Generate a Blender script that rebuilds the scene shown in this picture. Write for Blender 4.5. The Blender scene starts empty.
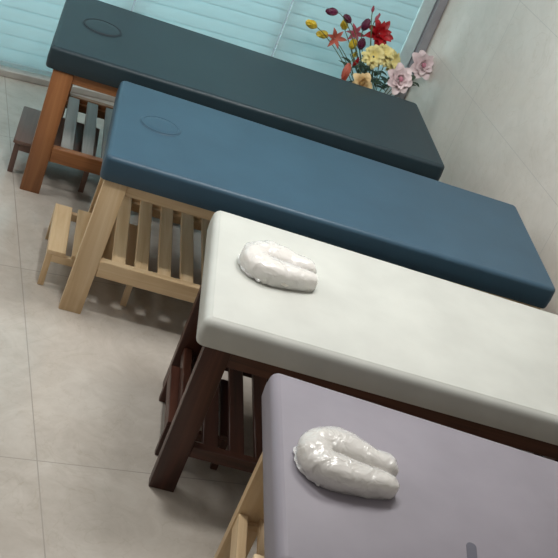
import bpy, bmesh, math, random
from mathutils import Vector, Matrix, Euler, noise
random.seed(7)
S = bpy.context.scene
COL = S.collection
PHI = 0.1755                                   # the room is turned this much against the massage tables
UX = Vector((math.cos(PHI), math.sin(PHI), 0)); UY = Vector((-math.sin(PHI), math.cos(PHI), 0))
ROOM = Matrix.Rotation(PHI, 4, 'Z')
# ------------------------------------------------------------------ camera
cam = bpy.data.cameras.new('camera'); co = bpy.data.objects.new('camera', cam); COL.objects.link(co)
cam.sensor_width = 36; cam.lens = 1176.2558 / 558 * 36; cam.clip_end = 60
rv = Vector((2.0865, 0.1471, 0.4087))
Rc = Matrix.Rotation(rv.length, 3, rv.normalized())            # world -> x right, y down, z forward
x, y, z = Rc[0], Rc[1], Rc[2]
m = Matrix(((x[0], -y[0], -z[0]), (x[1], -y[1], -z[1]), (x[2], -y[2], -z[2]))).to_4x4()
m.translation = Vector((-0.2628, -3.7732, 2.5017)); co.matrix_world = m
S.camera = co
# ------------------------------------------------------------------ world, lights, exposure
W = bpy.data.worlds.new('world'); S.world = W; W.use_nodes = True
bg = W.node_tree.nodes['Background']; bg.inputs[0].default_value = (1.0, 0.94, 0.87, 1); bg.inputs[1].default_value = 0.3
# dim room behind the photographer, brighter towards the ceiling and the glazing
wn = W.node_tree; wc = wn.nodes.new('ShaderNodeTexCoord'); ws = wn.nodes.new('ShaderNodeSeparateXYZ'); wn.links.new(wc.outputs['Generated'], ws.inputs[0])
wm = wn.nodes.new('ShaderNodeMapRange'); wn.links.new(ws.outputs[1], wm.inputs[0]); wm.inputs[1].default_value = -.8; wm.inputs[2].default_value = .5; wm.inputs[3].default_value = .15; wm.inputs[4].default_value = .34
wn.links.new(wm.outputs[0], bg.inputs[1])
S.view_settings.view_transform = 'Standard'; S.view_settings.look = 'None'; S.view_settings.exposure = 0.0
S.view_settings.gamma = 1; S.view_settings.use_curve_mapping = False
def area(name, loc, size, power, col, rot=(0, 0, 0)):
    l = bpy.data.lights.new(name, 'AREA'); l.shape = 'RECTANGLE'; l.size, l.size_y = size; l.energy = power; l.color = col
    o = bpy.data.objects.new(name, l); COL.objects.link(o); o.location = loc; o.rotation_euler = rot; return o
area('ceiling_and_fill_light', (0.1, -0.5, 2.6), (0.16, 0.16), 20, (1, 0.985, 0.95))
area('ceiling_and_fill_light', (0.95, 0.1, 2.6), (0.6, 0.6), 31, (1, 0.985, 0.96))
area('ceiling_and_fill_light', (0.2, -3.2, 2.75), (0.9, 0.9), 4, (1, 0.96, 0.9))
area('ceiling_and_fill_light', (-1.3, 0.9, 2.6), (0.7, 0.7), 12, (1, 0.985, 0.96))  # added overhead fill, brightens the floor at the left
area('side_fill_light', (-2.0, 0.3, 2.0), (0.8, 0.5), 13, (1, 0.97, 0.93), (0, math.radians(-80), 0))  # added unseen fill from the left, lifts the right wall
dl = UX * -0.1 + UY * 2.9 + Vector((0, 0, 1.35))
area('daylight_window_light', dl, (4.0, 2.5), 240, (0.97, 0.99, 1.0), (math.radians(-90), 0, PHI))

# ------------------------------------------------------------------ materials
def mat(name):
    m = bpy.data.materials.new(name); m.use_nodes = True
    return m, m.node_tree, m.node_tree.nodes['Principled BSDF']
def coords(nt, scale=(1, 1, 1), rot=(0, 0, 0), loc=(0, 0, 0)):
    t = nt.nodes.new('ShaderNodeTexCoord'); mp = nt.nodes.new('ShaderNodeMapping')
    mp.inputs['Scale'].default_value = scale; mp.inputs['Rotation'].default_value = rot; mp.inputs['Location'].default_value = loc
    nt.links.new(t.outputs['Object'], mp.inputs[0]); return mp.outputs[0]
def noi(nt, v, scale, detail=4, rough=.55, dist=0):
    n = nt.nodes.new('ShaderNodeTexNoise'); nt.links.new(v, n.inputs['Vector'])
    n.inputs['Scale'].default_value = scale; n.inputs['Detail'].default_value = detail
    n.inputs['Roughness'].default_value = rough; n.inputs['Distortion'].default_value = dist; return n.outputs['Fac']
def ramp(nt, f, stops):
    r = nt.nodes.new('ShaderNodeValToRGB'); nt.links.new(f, r.inputs[0])
    while len(r.color_ramp.elements) < len(stops): r.color_ramp.elements.new(.5)
    for e, (p, c) in zip(r.color_ramp.elements, stops): e.position = p; e.color = (*c, 1)
    return r.outputs[0]
def bump(nt, bs, f, s, d=.002):
    b = nt.nodes.new('ShaderNodeBump'); b.inputs['Strength'].default_value = s; b.inputs['Distance'].default_value = d
    nt.links.new(f, b.inputs['Height']); nt.links.new(b.outputs[0], bs.inputs['Normal'])
def lin(r, g, b):
    f = lambda c: (c / 255 / 12.92 if c / 255 <= .04045 else ((c / 255 + .055) / 1.055) ** 2.4)
    return (f(r), f(g), f(b))
def plain(name, col, rough=.5, metal=0, coat=0, sub=0, var=.08):
    m, nt, b = mat(name)
    v = coords(nt); f = noi(nt, v, 14)
    c2 = tuple(c * (1 - var) for c in col); c3 = tuple(min(1, c * (1 + var)) for c in col)
    nt.links.new(ramp(nt, f, [(.3, c2), (.7, c3)]), b.inputs['Base Color'])
    b.inputs['Roughness'].default_value = rough; b.inputs['Metallic'].default_value = metal
    b.inputs['Coat Weight'].default_value = coat
    return m
def vinyl(name, col, rough=.38, spec=.36):
    m, nt, b = mat(name)
    v = coords(nt); f = noi(nt, v, 5, 3)
    nt.links.new(ramp(nt, f, [(.3, tuple(c * .93 for c in col)), (.7, tuple(min(1, c * 1.06) for c in col))]), b.inputs['Base Color'])
    b.inputs['Roughness'].default_value = rough; b.inputs['Specular IOR Level'].default_value = spec
    g = nt.nodes.new('ShaderNodeTexVoronoi'); nt.links.new(v, g.inputs['Vector']); g.inputs['Scale'].default_value = 450
    bump(nt, b, g.outputs['Distance'], .12, .0006)
    return m
def wood(name, dark, mid, light, axis, rough=.45):
    m, nt, b = mat(name)
    sc = [26, 26, 26]; sc[axis] = 1.6
    v = coords(nt, tuple(sc)); f = noi(nt, v, 1.0, 6, .6, .8)
    sc2 = [3.5, 3.5, 3.5]; sc2[axis] = .7
    f2 = noi(nt, coords(nt, tuple(sc2)), 1.3, 2, .5, .5)
    mx = nt.nodes.new('ShaderNodeMath'); mx.operation = 'MULTIPLY_ADD'; nt.links.new(f, mx.inputs[0]); mx.inputs[1].default_value = .6
    ad = nt.nodes.new('ShaderNodeMath'); ad.operation = 'MULTIPLY'; nt.links.new(f2, ad.inputs[0]); ad.inputs[1].default_value = .4
    nt.links.new(ad.outputs[0], mx.inputs[2])
    nt.links.new(ramp(nt, mx.outputs[0], [(.34, dark), (.48, mid), (.64, light)]), b.inputs['Base Color'])
    b.inputs['Roughness'].default_value = rough
    bump(nt, b, f, .15, .001); return m
def wood3(name, d, m_, l, rough=.45): return [wood(f'{name}_{"xyz"[k]}', lin(*d), lin(*m_), lin(*l), k, rough) for k in range(3)]
PINE = wood3('pine_wood', (196, 164, 122), (214, 186, 146), (226, 202, 166), .5)
ORANGE = wood3('orange_stained_wood', (116, 74, 42), (146, 96, 58), (166, 114, 72), .4)
GREYED = wood3('grey_sheen_slat_wood', (124, 122, 118), (142, 140, 136), (158, 156, 152), .4)  # grey window reflection on the brown slats is put into their colour
WALNUT = wood3('dark_red_stained_wood', (42, 22, 16), (68, 38, 28), (88, 52, 39), .4)
STOOLD = wood3('dark_brown_stool_wood', (84, 62, 52), (104, 80, 70), (120, 94, 82), .4)

def marble(name, c1, c2, grout, rough, tile, offs, plane, gw=.003, spec=.5):
    m, nt, b = mat(name)
    t = nt.nodes.new('ShaderNodeTexCoord'); sp = nt.nodes.new('ShaderNodeSeparateXYZ'); nt.links.new(t.outputs['Object'], sp.inputs[0])
    v = t.outputs['Object']
    f = noi(nt, v, 1.7, 6, .62, 1.2); f2 = noi(nt, v, 8, 7, .65, 1.5)
    mm = nt.nodes.new('ShaderNodeMix'); mm.inputs[0].default_value = .42; nt.links.new(f, mm.inputs[2]); nt.links.new(f2, mm.inputs[3])
    base = ramp(nt, mm.outputs[0], [(.34, lin(*c1)), (.62, lin(*c2))])
    vn = nt.nodes.new('ShaderNodeTexNoise'); nt.links.new(v, vn.inputs['Vector']); vn.inputs['Scale'].default_value = 3.2; vn.inputs['Detail'].default_value = 5; vn.inputs['Distortion'].default_value = 2.2
    vein = ramp(nt, vn.outputs['Fac'], [(.488, (1, 1, 1)), (.5, (.94, .93, .91)), (.512, (1, 1, 1))])
    mu = nt.nodes.new('ShaderNodeMix'); mu.data_type = 'RGBA'; mu.blend_type = 'MULTIPLY'; mu.inputs[0].default_value = 1
    nt.links.new(base, mu.inputs[6]); nt.links.new(vein, mu.inputs[7])
    masks = []
    for ax, T, o in zip(plane, tile, offs):
        a = nt.nodes.new('ShaderNodeMath'); a.operation = 'SUBTRACT'; nt.links.new(sp.outputs[ax], a.inputs[0]); a.inputs[1].default_value = o - T * 40
        w = nt.nodes.new('ShaderNodeMath'); w.operation = 'MODULO'; nt.links.new(a.outputs[0], w.inputs[0]); w.inputs[1].default_value = T
        l = nt.nodes.new('ShaderNodeMath'); l.operation = 'LESS_THAN'; nt.links.new(w.outputs[0], l.inputs[0]); l.inputs[1].default_value = gw
        masks.append(l.outputs[0])
    mxx = nt.nodes.new('ShaderNodeMath'); mxx.operation = 'MAXIMUM'; nt.links.new(masks[0], mxx.inputs[0]); nt.links.new(masks[1], mxx.inputs[1])
    fin = nt.nodes.new('ShaderNodeMix'); fin.data_type = 'RGBA'; nt.links.new(mxx.outputs[0], fin.inputs[0]); nt.links.new(mu.outputs[2], fin.inputs[6])
    fin.inputs[7].default_value = (*lin(*grout), 1)
    nt.links.new(fin.outputs[2], b.inputs['Base Color']); b.inputs['Roughness'].default_value = rough; b.inputs['Specular IOR Level'].default_value = spec
    return m
M_FLOOR = marble('floor_marble_tile', (178, 170, 160), (200, 194, 185), (164, 158, 150), .16, (1.0975, 1.0975), (-.127, .24), (0, 1), .004)
M_WALL = marble('wall_stone_tile', (206, 201, 192), (220, 215, 207), (196, 192, 186), .3, (1.1, .54), (.25, .75), (1, 2), .003)
M_BACK = plain('painted_wall', lin(180, 190, 190), .6)
M_LEDGE = plain('ledge_stone', lin(196, 194, 188), .35)

# ------------------------------------------------------------------ mesh helpers
def box_bm(bm, lo, hi, r=.002, seg=1, taper=None):
    lo = Vector(lo); hi = Vector(hi); n0 = len(bm.verts)
    g = bmesh.ops.create_cube(bm, size=1); vs = g['verts']
    for v in vs:
        v.co = Vector([lo[i] + (hi[i] - lo[i]) * (v.co[i] + .5) for i in range(3)])
    if r > 0:
        es = list({e for v in vs for e in v.link_edges})
        bmesh.ops.bevel(bm, geom=es, offset=r, segments=seg, affect='EDGES', profile=.5)
def new_obj(name, bm, material, parent=None, smooth=True, kind=None):
    me = bpy.data.meshes.new(name); bmesh.ops.recalc_face_normals(bm, faces=bm.faces); bm.to_mesh(me); bm.free()
    if smooth:
        for p in me.polygons: p.use_smooth = True
        try: me.set_sharp_from_angle(angle=math.radians(38))
        except Exception: pass
    o = bpy.data.objects.new(name, me); COL.objects.link(o)
    if material: me.materials.append(material)
    if parent: o.parent = parent
    if kind: o['kind'] = kind
    return o
def box(name, lo, hi, material, parent=None, r=.002, seg=1, kind=None, more=()):
    bm = bmesh.new(); box_bm(bm, lo, hi, r, seg)
    for a, b in more: box_bm(bm, a, b, r, seg)
    return new_obj(name, bm, material, parent, kind=kind)
def thing(name, label, cat, loc=(0, 0, 0), rz=0, group=None):
    o = bpy.data.objects.new(name, None); COL.objects.link(o); o.location = loc; o.rotation_euler = (0, 0, rz); o.empty_display_size = .1
    o['label'] = label; o['category'] = cat
    if group: o['group'] = group
    return o
def R3(x, y, z=0): return UX * x + UY * y + Vector((0, 0, z))
def room_obj(o): o.rotation_euler = (0, 0, PHI); return o

# ------------------------------------------------------------------ room shell (room axes)
room_obj(box('floor', (-2.2, -5.2, -.1), (2.1, 2.25, 0), M_FLOOR, r=0, kind='structure'))
room_obj(box('wall_right', (2.039, -5.2, 0), (2.16, 2.25, 2.95), M_WALL, r=0, kind='structure'))
room_obj(box('trim_1', (-2.2, 2.0, 0), (2.037, 2.18, .036), M_LEDGE, r=.004, kind='structure'))       # raised stone ledge under the glazing
room_obj(box('wall_back', (-2.2, 2.10, 2.5), (2.037, 2.25, 2.95), M_BACK, r=0, kind='structure'))
M_ALU = plain('teal_grey_frame', lin(196, 214, 216), .4, 0)
M_ALU2 = plain('dark_grey_frame', lin(152, 152, 158), .4, 0)
m, nt, b = mat('window_glass'); b.inputs['Base Color'].default_value = (.8, .9, .9, 1); b.inputs['Roughness'].default_value = .05
tp = nt.nodes.new('ShaderNodeBsdfTransparent'); tp.inputs[0].default_value = (.9, .97, .96, 1); mx = nt.nodes.new('ShaderNodeMixShader'); mx.inputs[0].default_value = .1
nt.links.new(tp.outputs[0], mx.inputs[1]); nt.links.new(b.outputs[0], mx.inputs[2]); nt.links.new(mx.outputs[0], nt.nodes['Material Output'].inputs[0]); M_GLASS = m
win = bpy.data.objects.new('window_1', None); COL.objects.link(win); room_obj(win); win['kind'] = 'structure'
box('window_frame', (1.905, 2.055, .036), (1.985, 2.16, 2.5), M_ALU, win, r=.006, more=[((-2.2, 2.09, .036), (1.905, 2.16, .09)), ((-2.2, 2.09, 2.44), (1.905, 2.16, 2.5))])
box('jamb', (1.987, 2.03, .036), (2.037, 2.17, 2.5), M_ALU2, win, r=.004)
for i, (a, c) in enumerate([(-2.19, -1.2), (-1.2, -.39), (-.39, .41), (.41, 1.205), (1.205, 1.905)]):
    box('glass_pane', (a, 2.12, .09), (c, 2.126, 2.44), M_GLASS, win, r=0)
for mxp in (-1.1975, -.3925, .408, 1.206):
    box('gap_light_stop', (mxp - .02, 2.085, .09), (mxp + .02, 2.119, 2.44), M_ALU2, win, r=.002)  # added strip that keeps daylight from leaking through the blind gap
# blinds: closed slats
m, nt, b = mat('blind_slat_cyan')
b.inputs['Base Color'].default_value = (*lin(192, 212, 216), 1); b.inputs['Roughness'].default_value = .42
tr = nt.nodes.new('ShaderNodeBsdfTranslucent'); tr.inputs[0].default_value = (*lin(192, 217, 221), 1)
mx = nt.nodes.new('ShaderNodeMixShader'); mx.inputs[0].default_value = .35
out = nt.nodes['Material Output']; nt.links.new(b.outputs[0], mx.inputs[1]); nt.links.new(tr.outputs[0], mx.inputs[2]); nt.links.new(mx.outputs[0], out.inputs[0])
M_BLIND = m
def blind(x0, x1, label):
    t = thing('window_blind', label, 'window blind', R3((x0 + x1) / 2, 2.045, .045), PHI, 'cyan horizontal slat blinds in a row')
    w = (x1 - x0) / 2 - .003; P = .072; n = 33
    bm = bmesh.new()
    for k in range(n):
        z0 = .022 + k * P; prof = []
        for j in range(6):                                 # gently convex closed slat, lapping over the one below
            s = j / 5
            prof.append((-.004 + .007 * s - .002 * math.sin(math.pi * s), z0 + (P * 1.06) * s))
        rows = [[bm.verts.new((sx * w, y, z)) for (y, z) in prof] for sx in (-1, 1)]
        back = [[bm.verts.new((sx * w, y + .0012, z)) for (y, z) in prof] for sx in (-1, 1)]
        for j in range(5):
            bm.faces.new((rows[0][j], rows[1][j], rows[1][j + 1], rows[0][j + 1]))
            bm.faces.new((back[0][j + 1], back[1][j + 1], back[1][j], back[0][j]))
        bm.faces.new((rows[0][0], back[0][0], back[1][0], rows[1][0])); bm.faces.new((rows[0][5], rows[1][5], back[1][5], back[0][5]))
    new_obj('slats', bm, M_BLIND, t)
    box('bottom_rail', (-w, -.012, 0), (w, .014, .024), M_BLIND, t, r=.003)
    box('headrail', (-w, -.02, n * P + .03), (w, .03, n * P + .075), M_BLIND, t, r=.003)
    return t
blind(-2.19, -1.195, 'cyan slat blind furthest left, out past the head of the dark tables')
blind(-1.195, -.39, 'cyan slat blind left of the brown step stool and dark table')
blind(-.39, .405, 'cyan slat blind behind the head end of the dark slate table')
blind(.411, 1.203, 'middle cyan slat blind behind the middle of the dark slate table')
blind(1.209, 1.902, 'cyan slat blind at the corner, directly behind the flowers')

# ------------------------------------------------------------------ massage tables
def cushion_mesh(L, W_, z0, z1, r, rc, fl, fr, nx=0, ny=0):
    """soft rounded pad: plan outline with rounded corners, rolled top edge, tight bottom edge"""
    bm = bmesh.new()
    def ring(inset, z):
        pts = []; q = max(rc - inset, .004)
        for cx, cy, a0 in ((L - rc, W_ - rc, 0), (rc, W_ - rc, 90), (rc, rc, 180), (L - rc, rc, 270)):
            for k in range(9):
                a = math.radians(a0 + k * 90 / 8); pts.append((cx + q * math.cos(a) * 1, cy + q * math.sin(a), z))
        if inset > rc - .004:
            d = inset - (rc - .004)
            pts = [(min(max(x, rc + d - (rc) + .0 + rc), L - rc - d) if False else x, y, z) for x, y, z in pts]
        return [bm.verts.new(p) for p in pts]
    prof = [(.010, z0), (.003, z0 + .003), (0, z0 + .010)]
    n = 9
    h = z1 - z0
    prof.append((-.002, z0 + h * .45))
    for k in range(n + 1):
        a = k / n * math.pi / 2
        prof.append((r * (1 - math.cos(a)), z1 - r + r * math.sin(a)))
    rings = [ring(i, z) for i, z in prof]
    for a, c in zip(rings, rings[1:]):
        for k in range(len(a)): bm.faces.new((a[k], a[(k + 1) % len(a)], c[(k + 1) % len(c)], c[k]))
    bm.faces.new(rings[0]); bm.faces.new(rings[-1])
    for v in bm.verts:                                     # slight give in the foam along the far edge
        u, w = v.co.x / L, max(0, v.co.y / W_); v.co.y += w * (fl * (1 - u) + fr * u); v.co.x += w * (1 - u) * .014 + (1 - w) * (1 - u) * nx; v.co.y += (1 - w) * ny
    return bm
def make_table(label, loc, rz, L, vinyl_m, wd, slat_wood, zr, plug=None, far_dx=0.0, er=.018, rc=.024, fl=.026, fr=.002, rh=.07, fdy=0, splay=0, ah=.045, nx=0, ny=0):
    H, TH, W_ = .6802, .0991, .70
    t = thing('massage_table', label, 'massage table', (loc[0], loc[1], 0), rz, 'massage tables standing side by side')
    zb = H - TH
    new_obj('cushion', cushion_mesh(L, W_, zb, H, er, rc, fl, fr, nx, ny), vinyl_m, t)
    lw, lt = .086, .04
    fy, by = .008, .585 + fdy
    x0 = .022; x1 = L - .022 - lw
    for (lx, ly) in ((x0, fy), (x0 + far_dx, by), (x1, fy), (x1, by)):
        bm = bmesh.new(); box_bm(bm, (lx, ly, 0), (lx + lw, ly + lt, zb), .003, 2)
        for v in bm.verts: v.co.x += splay * (1 - v.co.z / zb) * (1 if lx < .5 else -1)
        new_obj('leg', bm, wd[2], t)
    # aprons under the pad
    box('apron', (x0 + lw, fy + .012, zb - ah), (x1, fy + .034, zb), wd[0], t, r=.002)
    box('apron', (x0 + lw + far_dx, by + .010, zb - .055), (x1, by + .034, zb), wd[0], t, r=.002)
    for ex in (x0 + far_dx + .03, x1 + .03):
        box('apron', (ex, fy + lt, zb - .055), (ex + .024, by, zb), wd[1], t, r=.002)
    # lower frame
    h = rh
    box('rail', (x0 + lw + splay * .6, fy + .002, zr - h), (x1, fy + .034, zr), wd[0], t, r=.003)
    box('rail', (x0 + lw + far_dx, by + .006, zr - h), (x1, by + .036, zr), wd[0], t, r=.003)
    for ex in (x0 + far_dx * .5 + .03, x1 + .02):
        box('rail', (ex, fy + lt, zr - h), (ex + .03, by, zr), wd[1], t, r=.003)
    xs = .143; k = 0
    while xs + .052 < x1 - .01:
        box('slat', (xs, fy + .034, zr - .022), (xs + .052, by + .006, zr - .004), slat_wood[1], t, r=.002)
        xs += .0893
    for yy in (fy + .034, by - .014):
        box('slat_support', (x0 + lw, yy, zr - .044), (x1, yy + .02, zr - .022), wd[0], t, r=.001)
    if plug:                                              # oval face-hole plug with its seam
        px, py, rx, ry = plug
        bm = bmesh.new(); N = 48; prev = None
        prof = [(1.10, .0002), (1.07, .0022), (1.03, .0026), (1.0, .0002), (.985, -.0), (.96, .0028), (.90, .0042), (.6, .0050), (.3, .0052)]
        for s, z in prof:
            r_ = [bm.verts.new((px + rx * s * math.cos(2 * math.pi * k / N), py + ry * s * math.sin(2 * math.pi * k / N), H + z)) for k in range(N)]
            if prev:
                for k in range(N): bm.faces.new((prev[k], prev[(k + 1) % N], r_[(k + 1) % N], r_[k]))
            prev = r_
        bm.faces.new(prev); new_obj('face_hole_plug', bm, vinyl_m, t)
        bm = bmesh.new(); prev = None                     # dark stitched groove around the plug
        N = 48; first = None
        for k in range(N):
            a = 2 * math.pi * k / N; c = [bm.verts.new((px + rx * s * math.cos(a), py + ry * s * math.sin(a), H + z)) for s, z in ((.90, .0015), (.93, .0056), (1.02, .0056), (1.06, .0006))]
            if prev:
                for j in range(3): bm.faces.new((prev[j], c[j], c[j + 1], prev[j + 1]))
            else: first = c
            prev = c
        for j in range(3): bm.faces.new((prev[j], first[j], first[j + 1], prev[j + 1]))
        new_obj('seam', bm, SEAM if vinyl_m is V1 else V2, t)
    return t
SEAM = plain('seam_thread', lin(26, 34, 42), .6)
V1 = vinyl('dark_slate_vinyl', lin(36, 52, 59), .44); V2 = vinyl('blue_vinyl', lin(54, 81, 99), .44)
V3 = vinyl('cream_vinyl', lin(194, 196, 190), .5); V4 = vinyl('mauve_vinyl', lin(142, 137, 146), .5)
make_table('massage table with dark slate pad and orange-brown frame, furthest back by the blinds', (-.2744, .8296), .028, 1.7739, V1, ORANGE, GREYED, .236, (.185, .376, .083, .080), .035, nx=-.014)
make_table('massage table with blue pad and pale pine frame, second from the blinds', (0, 0), 0, 1.80, V2, PINE, PINE, .25, (.188, .384, .076, .068), .035, splay=-.017)
make_table('massage table with cream white pad and dark red-brown frame', (.3699, -.8706), -.0254, 1.695, V3, WALNUT, WALNUT, .20, None, .02, .03, .026, .034, .022, .045, -.035, ah=.062, nx=-.010)
t4 = make_table('massage table with mauve grey pad and pale pine frame, nearest the camera', (.4883, -1.733), -.0831, 1.725, V4, PINE, PINE, .235, None, .05, .03, .03, .012, .004, nx=.05, ny=-.07)
# dark grey tab lying on the mauve pad, running to the near edge
bm = bmesh.new(); 
loop = [(.560, .03), (.588, .03)] + [(.574 + .014 * math.cos(k * math.pi / 8), .185 + .014 * math.sin(k * math.pi / 8)) for k in range(9)]
lo_ = [bm.verts.new((x + (y - .199) * .075, y, .6795)) for x, y in loop]; hi_ = [bm.verts.new((x + (y - .199) * .075, y, .6822)) for x, y in loop]
bm.faces.new(lo_[::-1]); bm.faces.new(hi_)
for k in range(len(loop)): bm.faces.new((lo_[k], lo_[(k + 1) % len(loop)], hi_[(k + 1) % len(loop)], hi_[k]))
new_obj('pad_strap', bm, plain('dark_grey_webbing', lin(98, 98, 110), .7), t4)

# ------------------------------------------------------------------ step stools
def make_stool(label, loc, rz, wd, slatted, sx=.36, sy=.365, h=.165):
    t = thing('step_stool', label, 'step stool', (loc[0], loc[1], 0), rz, 'low wooden step stools tucked under the tables')
    n = 4; gap = .024 if slatted else 0
    if slatted:
        w = (sx - gap * (n - 1)) / n
        for k in range(n): box('seat_slat', (k * (w + gap), 0, h - .018), (k * (w + gap) + w, sy, h), wd[1], t, r=.002)
    else:
        box('seat', (-.008, -.008, h - .018), (sx + .008, sy + .008, h), wd[1], t, r=.004, seg=2)
    for y in (.0, sy - .022): box('side_rail', (.022, y + .001, h - .052), (sx - .022, y + .021, h - .018), wd[0], t, r=.002)
    for x in (.0, sx - .02): box('side_rail', (x + .001, .024, h - .052), (x + .019, sy - .024, h - .018), wd[1], t, r=.002)
    for x in (0, sx - .024):
        for y in (0, sy - .024): box('leg', (x, y, 0), (x + .024, y + .024, h - .018), wd[2], t, r=.002)
    return t
make_stool('low dark brown step stool beside the orange-brown leg of the slate table', (-.325, .965), .0, STOOLD, False, .345, .35)
make_stool('low pale pine slatted step stool poking out from the blue table', (-.092, .136), .02, PINE, True, .355, .37)
make_stool('low dark red-brown step stool under the cream white table', (.408, -.70), -.02, WALNUT, True, .22, .32, .15)

# ------------------------------------------------------------------ horseshoe face pillows in plastic film
m, nt, b = mat('white_pillow_cover'); b.inputs['Base Color'].default_value = (*lin(222, 218, 210), 1); b.inputs['Roughness'].default_value = .55
M_PIL = m
m, nt, b = mat('clear_plastic_film')
b.inputs['Base Color'].default_value = (.93, .92, .91, 1); b.inputs['Roughness'].default_value = .16; b.inputs['Specular IOR Level'].default_value = 1; b.inputs['Coat Weight'].default_value = .6; b.inputs['Coat Roughness'].default_value = .08
v = coords(nt); f = noi(nt, v, 22, 2, .5, .9); bump(nt, b, f, .8, .018)
tp = nt.nodes.new('ShaderNodeBsdfTransparent'); mx = nt.nodes.new('ShaderNodeMixShader')
mx.inputs[0].default_value = .5; out = nt.nodes['Material Output']
nt.links.new(tp.outputs[0], mx.inputs[1]); nt.links.new(b.outputs[0], mx.inputs[2]); nt.links.new(mx.outputs[0], out.inputs[0])
M_FILM = m
def horseshoe(bm, seed, grow=0, R=.078, tube=.052, arm=.10, hgt=.034, toe=.62, wr=.0, yscale=1.0):
    path = []
    n1 = 10; n2 = 22
    end = 1.9
    def arm_pt(s, sg):  # s 0 at bend .. 1 at tip ; arms converge to a narrow slit
        return Vector((arm * s, sg * (R * (1 - .10 * s - .38 * s * s)), 0))
    for k in range(n1): path.append(arm_pt(1 - k / n1, -1))
    for k in range(n2 + 1):
        a = -math.pi / 2 - math.pi * k / n2; path.append(Vector((R * 1.05 * math.cos(a), R * math.sin(a), 0)))
    for k in range(1, n1 + 1): path.append(arm_pt(k / n1, 1))
    N = 26; rings = []; T = len(path) - 1
    for i, p in enumerate(path):
        d = (path[min(i + 1, T)] - path[max(i - 1, 0)]).normalized(); nrm = Vector((-d.y, d.x, 0))
        s = i / T; e = min(s, 1 - s) * T
        capf = min(1, math.sqrt(max(0, 1 - (1 - min(e / 3.2, 1)) ** 2)) + .12)
        tw = tube * (1 - .42 * max(0, 1 - e / 10)) * capf + grow; th = hgt * (1 - .22 * max(0, 1 - e / 10)) * (capf * .5 + .5) + grow
        r_ = []
        for k in range(N):
            a = 2 * math.pi * k / N; c, s_ = math.cos(a), math.sin(a)
            q = p + nrm * (tw * math.copysign(abs(c) ** .85, c)); z = th * (math.copysign(abs(s_) ** .8, s_))
            if z < -th * .72: z = -th * .72
            q.z = z + th * .72
            w = noise.noise(Vector((q.x * 26, q.y * 26, q.z * 26 + seed * 9))) * wr + noise.noise(Vector((q.x * 70, q.y * 70, seed * 5 + q.z * 60))) * wr * .5
            out_ = (nrm * c + Vector((0, 0, s_))).normalized()
            if q.z > .004: q += out_ * w
            q.z = max(q.z, .0)
            q.y *= yscale
            r_.append(bm.verts.new(q))
        rings.append(r_)
    for a, c in zip(rings, rings[1:]):
        for k in range(N): bm.faces.new((a[k], a[(k + 1) % N], c[(k + 1) % N], c[k]))
    bm.faces.new(rings[0]); bm.faces.new(rings[-1])
def make_pillow(label, loc, rz, seed, **kw):
    t = thing('face_pillow', label, 'face pillow', loc, rz, 'horseshoe face pillows wrapped in plastic')
    bm = bmesh.new(); horseshoe(bm, seed, 0, wr=.002, **kw); new_obj('pad', bm, M_PIL, t)
    bm = bmesh.new(); horseshoe(bm, seed, .0035, wr=.0065, **kw)
    new_obj('plastic_wrap', bm, M_FILM, t)
    # crimped edge of the film standing out around the rounded end
    bm = bmesh.new(); rows = []
    rb = kw.get('R', .078) + kw.get('tube', .052)
    for k in range(40):
        a = math.radians(110 + k * 140 / 39); rr = rb * 1.0
        wv = .0018 * math.sin(k * 1.1 + seed) + .0022 * math.sin(k * .5)
        c, s = math.cos(a), math.sin(a); rr1 = rr + .006 + wv
        rows.append([bm.verts.new((rr * .99 * c, rr * .97 * s, .014)), bm.verts.new((rr1 * c, rr1 * .97 * s, .006 + abs(wv) * 1.2)), bm.verts.new((rr1 * c, rr1 * .97 * s, .0045 + abs(wv) * 1.2)), bm.verts.new((rr * .99 * c, rr * .97 * s, .010))])
    for a, c in zip(rows, rows[1:]):
        for j in range(4): bm.faces.new((a[j], c[j], c[(j + 1) % 4], a[(j + 1) % 4]))
    new_obj('film_edge', bm, M_FILM, t)
    return t
make_pillow('plastic-wrapped white horseshoe face pillow on the cream white table', (.578, -.488, .6812), .0, 3, R=.052, tube=.048, arm=.162, hgt=.038)
make_pillow('plastic-wrapped white horseshoe face pillow on the mauve grey table', (.705, -1.418, .6812), -.10, 8, R=.054, tube=.049, arm=.178, hgt=.038)

# ------------------------------------------------------------------ vase of artificial flowers in the corner
M_LEAF = plain('artificial_leaf', lin(48, 70, 50), .5, var=.3); M_STEM = plain('flower_stem', lin(96, 110, 78), .5, var=.2)
FM = dict(purple=plain('purple_petal', lin(98, 28, 62), .4, var=.25), yellow=plain('yellow_petal', lin(226, 196, 62), .45, var=.12),
          red=plain('red_petal', lin(168, 20, 30), .45, var=.25), cream=plain('cream_petal', lin(228, 216, 150), .5, var=.12),
          pink=plain('dusty_pink_petal', lin(176, 84, 100), .5, var=.2), orange=plain('rust_orange_petal', lin(182, 92, 74), .5, var=.25),
          blush=plain('blush_white_petal', lin(238, 222, 224), .5, var=.1), rose=plain('peach_cream_petal', lin(226, 200, 150), .5, var=.15),
          heart=plain('rose_pink_heart', lin(196, 130, 148), .5, var=.15))
VX, VY, VH = 1.76, 1.80, .36
vase_t = thing('flower_vase', 'tall ceramic vase holding the artificial flowers in the corner', 'vase', R3(VX, VY), PHI)
bm = bmesh.new(); N = 40; prev = None
prof = [(.001, .0), (.07, .0), (.078, .01), (.105, .10), (.112, .17), (.098, .25), (.078, .31), (.074, .33), (.092, .36), (.086, .361), (.068, .33), (.072, .30), (.09, .22), (.07, .05), (.001, .04)]
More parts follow.
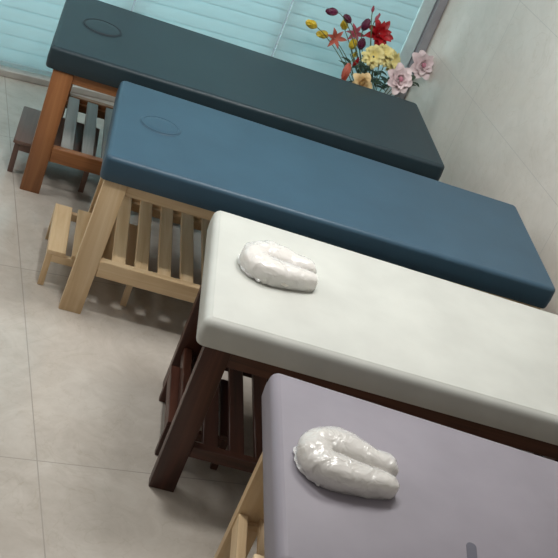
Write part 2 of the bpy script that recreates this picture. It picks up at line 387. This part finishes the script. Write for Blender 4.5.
for r_, z_ in prof:
    c = [bm.verts.new((r_ * math.cos(2 * math.pi * k / N), r_ * math.sin(2 * math.pi * k / N), z_)) for k in range(N)]
    if prev:
        for k in range(N): bm.faces.new((prev[k], prev[(k + 1) % N], c[(k + 1) % N], c[k]))
    prev = c
new_obj('body', bm, plain('glazed_ceramic', lin(196, 190, 176), .25, coat=.5), vase_t)

def petal(bm, M, ln, wd_, cup, curl, th=.0012, tip=.5, nu=5, nv=7):
    """petal patch rising along local z, facing outward on x; cup bends its sides in, curl bends the tip out"""
    g0, g1 = [], []
    for j in range(nv):
        s = j / (nv - 1)
        w = wd_ * .5 * (math.sin(math.pi * min(1, (s * .86 + .12))) ** tip)
        ang = curl * s * s
        cx, cz = ln * s * math.sin(ang * .7), ln * s * math.cos(ang * .7)
        r0, r1 = [], []
        for i in range(nu):
            u = -1 + 2 * i / (nu - 1)
            off = -cup * w * u * u
            p = Vector((cx + off + .16 * ln * math.sin(math.pi * min(s, .8)) , w * u, cz))
            r0.append(bm.verts.new(M @ p)); r1.append(bm.verts.new(M @ (p + Vector((th, 0, 0)))))
        g0.append(r0); g1.append(r1)
    for j in range(nv - 1):
        for i in range(nu - 1):
            bm.faces.new((g0[j][i], g0[j][i + 1], g0[j + 1][i + 1], g0[j + 1][i]))
            bm.faces.new((g1[j][i], g1[j + 1][i], g1[j + 1][i + 1], g1[j][i + 1]))
def bloom_bm(kind, s, rnd):
    bm = bmesh.new()
    def layer(n, r0, ln, wd_, tilt, cup, curl, tip=.5, ph=0, z=0, jit=.15):
        for k in range(n):
            a = 2 * math.pi * (k + ph) / n + rnd.uniform(-jit, jit)
            M = Matrix.Rotation(a, 4, 'Z') @ Matrix.Translation((r0, 0, z)) @ Matrix.Rotation(tilt + rnd.uniform(-jit, jit) * .6, 4, 'Y')
            petal(bm, M, ln * rnd.uniform(.9, 1.1), wd_, cup, curl, tip=tip)
    if kind == 'tulip':
        layer(3, s * .10, s * 1.0, s * .62, .05, .75, -.5, .55, 0, 0, .05); layer(3, s * .14, s * .98, s * .66, .10, .75, -.45, .55, .5, 0, .05)
    elif kind == 'bud':
        layer(4, s * .05, s, s * .4, .02, .7, -.4, .8, 0, 0, .05)
    elif kind == 'lily':
        layer(3, s * .05, s, s * .45, .75, .4, .8, .9); layer(3, s * .05, s * .95, s * .4, .6, .4, .8, .9, .5)
    elif kind == 'star':
        layer(7, s * .08, s * .95, s * .5, 1.15, .3, .5, .8); layer(7, s * .06, s * .8, s * .46, .8, .3, .5, .8, .5); layer(5, s * .04, s * .62, s * .4, .4, .4, .3, .8)
    elif kind == 'peony':
        layer(7, s * .14, s * .86, s * .72, 1.15, .35, .35, .4); layer(6, s * .10, s * .72, s * .62, .8, .45, .2, .4, .5); layer(5, s * .07, s * .5, s * .46, .45, .5, .1, .4)
    elif kind == 'carnation':
        for q, (n, l, ti) in enumerate(((9, .8, 1.3), (9, .8, .95), (8, .78, .6), (6, .72, .28))): layer(n, s * .08, s * l, s * .42, ti, .25, .6, .3, q * .4, 0, .25)
    elif kind == 'rose':
        layer(5, s * .10, s * .75, s * .75, .85, .5, .9, .4); layer(5, s * .09, s * .72, s * .66, .45, .6, .6, .4, .5); layer(4, s * .06, s * .66, s * .5, .15, .7, .2, .4); layer(3, s * .02, s * .6, s * .34, .0, .8, 0, .4)
    return bm
def leaf_mesh(bm, base, direction, ln, wd_, rnd):
    d = direction.normalized(); side = d.cross(Vector((0, 0, 1)));
    if side.length < .01: side = Vector((1, 0, 0))
    side.normalize(); up = side.cross(d).normalized(); rows = []
    for j in range(7):
        s = j / 6; w = wd_ * .5 * math.sin(math.pi * (s * .9 + .06)); c = base + d * ln * s - Vector((0, 0, 1)) * ln * .28 * s * s
        rows.append([bm.verts.new(c - side * w + up * w * .35), bm.verts.new(c), bm.verts.new(c + side * w + up * w * .35)])
    lo = [[bm.verts.new(v.co - up * .001) for v in r] for r in rows]
    for a, b_ in ((rows, 1), (lo, -1)):
        for j in range(6):
            for i in range(2):
                f = (a[j][i], a[j][i + 1], a[j + 1][i + 1], a[j + 1][i]); bm.faces.new(f if b_ > 0 else f[::-1])
def stem_base(pos):                                  # stems fan out in order, so they do not cross
    return (VX + max(-.036, min(.036, (pos[0] - VX) * .085)), VY + max(-.036, min(.036, (pos[1] - VY + .03) * .34)))
def flower(name, label, cat, col, kind, s, pos, aim, group=None, leaves=2, heart=None):
    rnd = random.Random(hash((round(pos[0] * 1000), round(pos[2] * 1000))) & 0xffff)
    base = R3(*stem_base(pos), VH - .12)
    t = thing(name, label, cat, base, 0, group)
    end = R3(*pos) - base; ax = (UX * aim[0] + UY * aim[1] + Vector((0, 0, aim[2]))).normalized()
    end = end - ax * s * .35
    # stem: bezier swept tube
    p0 = Vector((0, 0, 0)); p1 = Vector((end.x * .06, end.y * .06, min(.27, end.z * .8))); p2 = end - ax * .08; p3 = end
    def bez(q): return p0 * (1 - q) ** 3 + p1 * 3 * q * (1 - q) ** 2 + p2 * 3 * q * q * (1 - q) + p3 * q ** 3
    bm = bmesh.new(); prev = None; Nn = 14
    for i in range(Nn + 1):
        c = bez(i / Nn); d = (bez(min(1, i / Nn + .02)) - bez(max(0, i / Nn - .02))).normalized()
        a = d.orthogonal().normalized() if prev is None else (a - d * a.dot(d)).normalized(); b_ = d.cross(a)
        r_ = [bm.verts.new(c + (a * math.cos(k * math.pi / 3) + b_ * math.sin(k * math.pi / 3)) * .0024) for k in range(6)]
        if prev:
            for k in range(6): bm.faces.new((prev[k], prev[(k + 1) % 6], r_[(k + 1) % 6], r_[k]))
        prev = r_
    new_obj('stem', bm, M_STEM, t)
    bm = bloom_bm(kind, s, rnd); rot = ax.to_track_quat('Z', 'Y').to_matrix().to_4x4()
    bm.transform(Matrix.Translation(end) @ rot); new_obj('bloom', bm, FM[col], t)
    if heart:
        bm = bmesh.new(); bmesh.ops.create_icosphere(bm, subdivisions=2, radius=s * .17); 
        for v in bm.verts: v.co *= 1 + .25 * noise.noise(v.co * 90)
        bm.transform(Matrix.Translation(end + ax * s * .34)); new_obj('flower_heart', bm, FM[heart], t)
    for k in range(min(leaves, 1)):
        q = .5 + .22 * k + rnd.uniform(-.05, .05); bm = bmesh.new(); an = rnd.uniform(0, 6.28)
        leaf_mesh(bm, bez(q), Vector((math.cos(an), math.sin(an), .5)), rnd.uniform(.07, .1), .034, rnd); new_obj('leaf', bm, M_LEAF, t)
    return t
flower('tulip', 'purple tulip at the top left of the bouquet, pointing sideways', 'flower', 'purple', 'tulip', 0.062, (1.317, 1.742, 0.870), (-1, -0.2, -0.1), 'purple artificial tulips in the corner bouquet', 0)
flower('tulip', 'muted purple tulip just right of the topmost sideways purple one', 'flower', 'purple', 'tulip', 0.06, (1.437, 1.812, 0.832), (-0.8, -0.2, 0.5), 'purple artificial tulips in the corner bouquet', 0)
flower('tulip', 'purple upright tulip directly left of the red flower', 'flower', 'purple', 'tulip', 0.068, (1.549, 1.833, 0.817), (0.0, -0.3, 1), 'purple artificial tulips in the corner bouquet', 1)
flower('tulip', 'purple tulip low beside the yellow ones, above the cream blooms', 'flower', 'purple', 'tulip', 0.066, (1.546, 1.780, 0.731), (-0.25, -0.3, 1), 'purple artificial tulips in the corner bouquet', 1)
flower('flower_bud', 'small dark pink bud at the very top of the bouquet', 'flower', 'pink', 'bud', 0.036, (1.503, 1.720, 0.942), (-0.2, 0, 1), 'small dark pink buds', 0)
flower('flower_bud', 'small dark pink bud just above the red flower', 'flower', 'pink', 'bud', 0.042, (1.561, 1.762, 0.896), (0.3, 0, 1), 'small dark pink buds', 0)
flower('tulip', 'yellow tulip furthest left in the bouquet', 'flower', 'yellow', 'tulip', 0.07, (1.276, 1.836, 0.747), (-1, -0.5, 0.3), 'yellow artificial tulips in the corner bouquet', 0)
flower('tulip', 'yellow tulip second from the left, beside the rust lily', 'flower', 'yellow', 'tulip', 0.068, (1.382, 1.904, 0.691), (-1, -0.4, 0.0), 'yellow artificial tulips in the corner bouquet', 0)
flower('tulip', 'yellow tulip near the top beneath the muted purple tulip', 'flower', 'yellow', 'tulip', 0.066, (1.474, 1.911, 0.764), (-0.5, -0.5, 0.7), 'yellow artificial tulips in the corner bouquet', 0)
flower('tulip', 'upright yellow tulip between rust lily and low purple tulip', 'flower', 'yellow', 'tulip', 0.068, (1.517, 1.817, 0.707), (-0.3, -0.5, 1), 'yellow artificial tulips in the corner bouquet', 1)
flower('flower_bud', 'small yellow bud just below the upright yellow tulip', 'flower', 'yellow', 'bud', 0.05, (1.568, 1.857, 0.643), (-0.2, -0.5, 0.8), None, 0)
flower('lily', 'rust orange open lily on the left side of the bouquet', 'flower', 'orange', 'lily', 0.055, (1.428, 1.846, 0.709), (-0.1, -1, 0.5), None, 1)
flower('flower_bud', 'long coral bud hanging low at the left of the bouquet', 'flower', 'orange', 'bud', 0.1, (1.428, 1.560, 0.658), (-0.1, -0.3, -1), None, 0)
flower('flower_bud', 'dark red bud between coral bud and cream blooms', 'flower', 'red', 'bud', 0.06, (1.511, 1.684, 0.662), (0.1, -0.4, 0.9), None, 2)
flower('lily', 'dusty pink open flower between yellow and purple tulips', 'flower', 'pink', 'lily', 0.052, (1.548, 1.905, 0.746), (-0.1, -1, 0.6), None, 1)
flower('poinsettia', 'large red open flower with pointed petals at the top right', 'flower', 'red', 'star', 0.078, (1.648, 1.822, 0.809), (0.05, -1, 0.6), None, 2)
flower('carnation', 'pale yellow carnation at the left of the ruffled cluster', 'flower', 'cream', 'carnation', 0.066, (1.555, 1.601, 0.753), (-0.4, -1, 0.6), 'pale yellow ruffled carnations in the corner bouquet', 2)
flower('carnation', 'pale yellow carnation at the top of the ruffled cluster', 'flower', 'cream', 'carnation', 0.064, (1.641, 1.665, 0.764), (0.1, -0.7, 1), 'pale yellow ruffled carnations in the corner bouquet', 1)
flower('carnation', 'pale yellow carnation at the right of the ruffled cluster', 'flower', 'cream', 'carnation', 0.064, (1.738, 1.741, 0.708), (0.5, -1, 0.5), 'pale yellow ruffled carnations in the corner bouquet', 2)
flower('rose', 'peach cream rose lowest in the bouquet, just above the slate pad', 'flower', 'rose', 'rose', 0.07, (1.503, 1.485, 0.641), (-0.1, -1, 0.6), None, 3)
flower('peony', 'lower blush white peony with pink heart, left of the outer one', 'flower', 'blush', 'peony', 0.078, (1.746, 1.597, 0.673), (0.0, -1, 0.5), 'blush white peonies at the right of the bouquet', 3, 'heart')
flower('peony', 'outermost blush white peony with pink heart, against the right wall', 'flower', 'blush', 'peony', 0.08, (1.987, 1.889, 0.681), (-0.1, -1, 0.5), 'blush white peonies at the right of the bouquet', 2, 'heart')
for i, (pos, lab) in enumerate([((1.744, 1.913, 0.576), 'dark green leaf spray beneath the pale yellow carnations'),
        ((1.796, 1.843, 0.574), 'dark green leaf spray left of the lower blush peony'),
        ((1.910, 1.791, 0.623), 'dark green leaf spray between the two blush peonies'),
        ((1.580, 1.714, 0.646), 'dark green leaf spray beside the peach cream rose'),
        ((1.491, 1.742, 0.682), 'thin green leaf spray at the left below the rust lily')]):
    base = R3(*stem_base(pos), VH - .12); t = thing('leaf_spray', lab, 'foliage', base, 0, 'leaf sprays in the bouquet')
    end = R3(*pos) - base; bm = bmesh.new(); kn = Vector((end.x * .10, end.y * .10, .20 if i != 3 else .24))
    for a_, b_ in ((Vector((0, 0, 0)), kn), (kn, end)):
        d_ = b_ - a_; b2 = bmesh.new(); box_bm(b2, (-.002, -.002, 0), (.002, .002, d_.length), 0); b2.transform(Matrix.Translation(a_) @ d_.to_track_quat('Z', 'Y').to_matrix().to_4x4())
        me_ = bpy.data.meshes.new('tmp'); b2.to_mesh(me_); b2.free(); bm.from_mesh(me_); bpy.data.meshes.remove(me_)
    new_obj('stem', bm, M_STEM, t)
    for k in range(6 if i < 4 else 3):
        an = k * 2.4 + i; bm = bmesh.new(); leaf_mesh(bm, end * (.80 + .035 * k), Vector((math.cos(an), math.sin(an), .45)), .075, .036, random); new_obj('leaf', bm, M_LEAF, t)
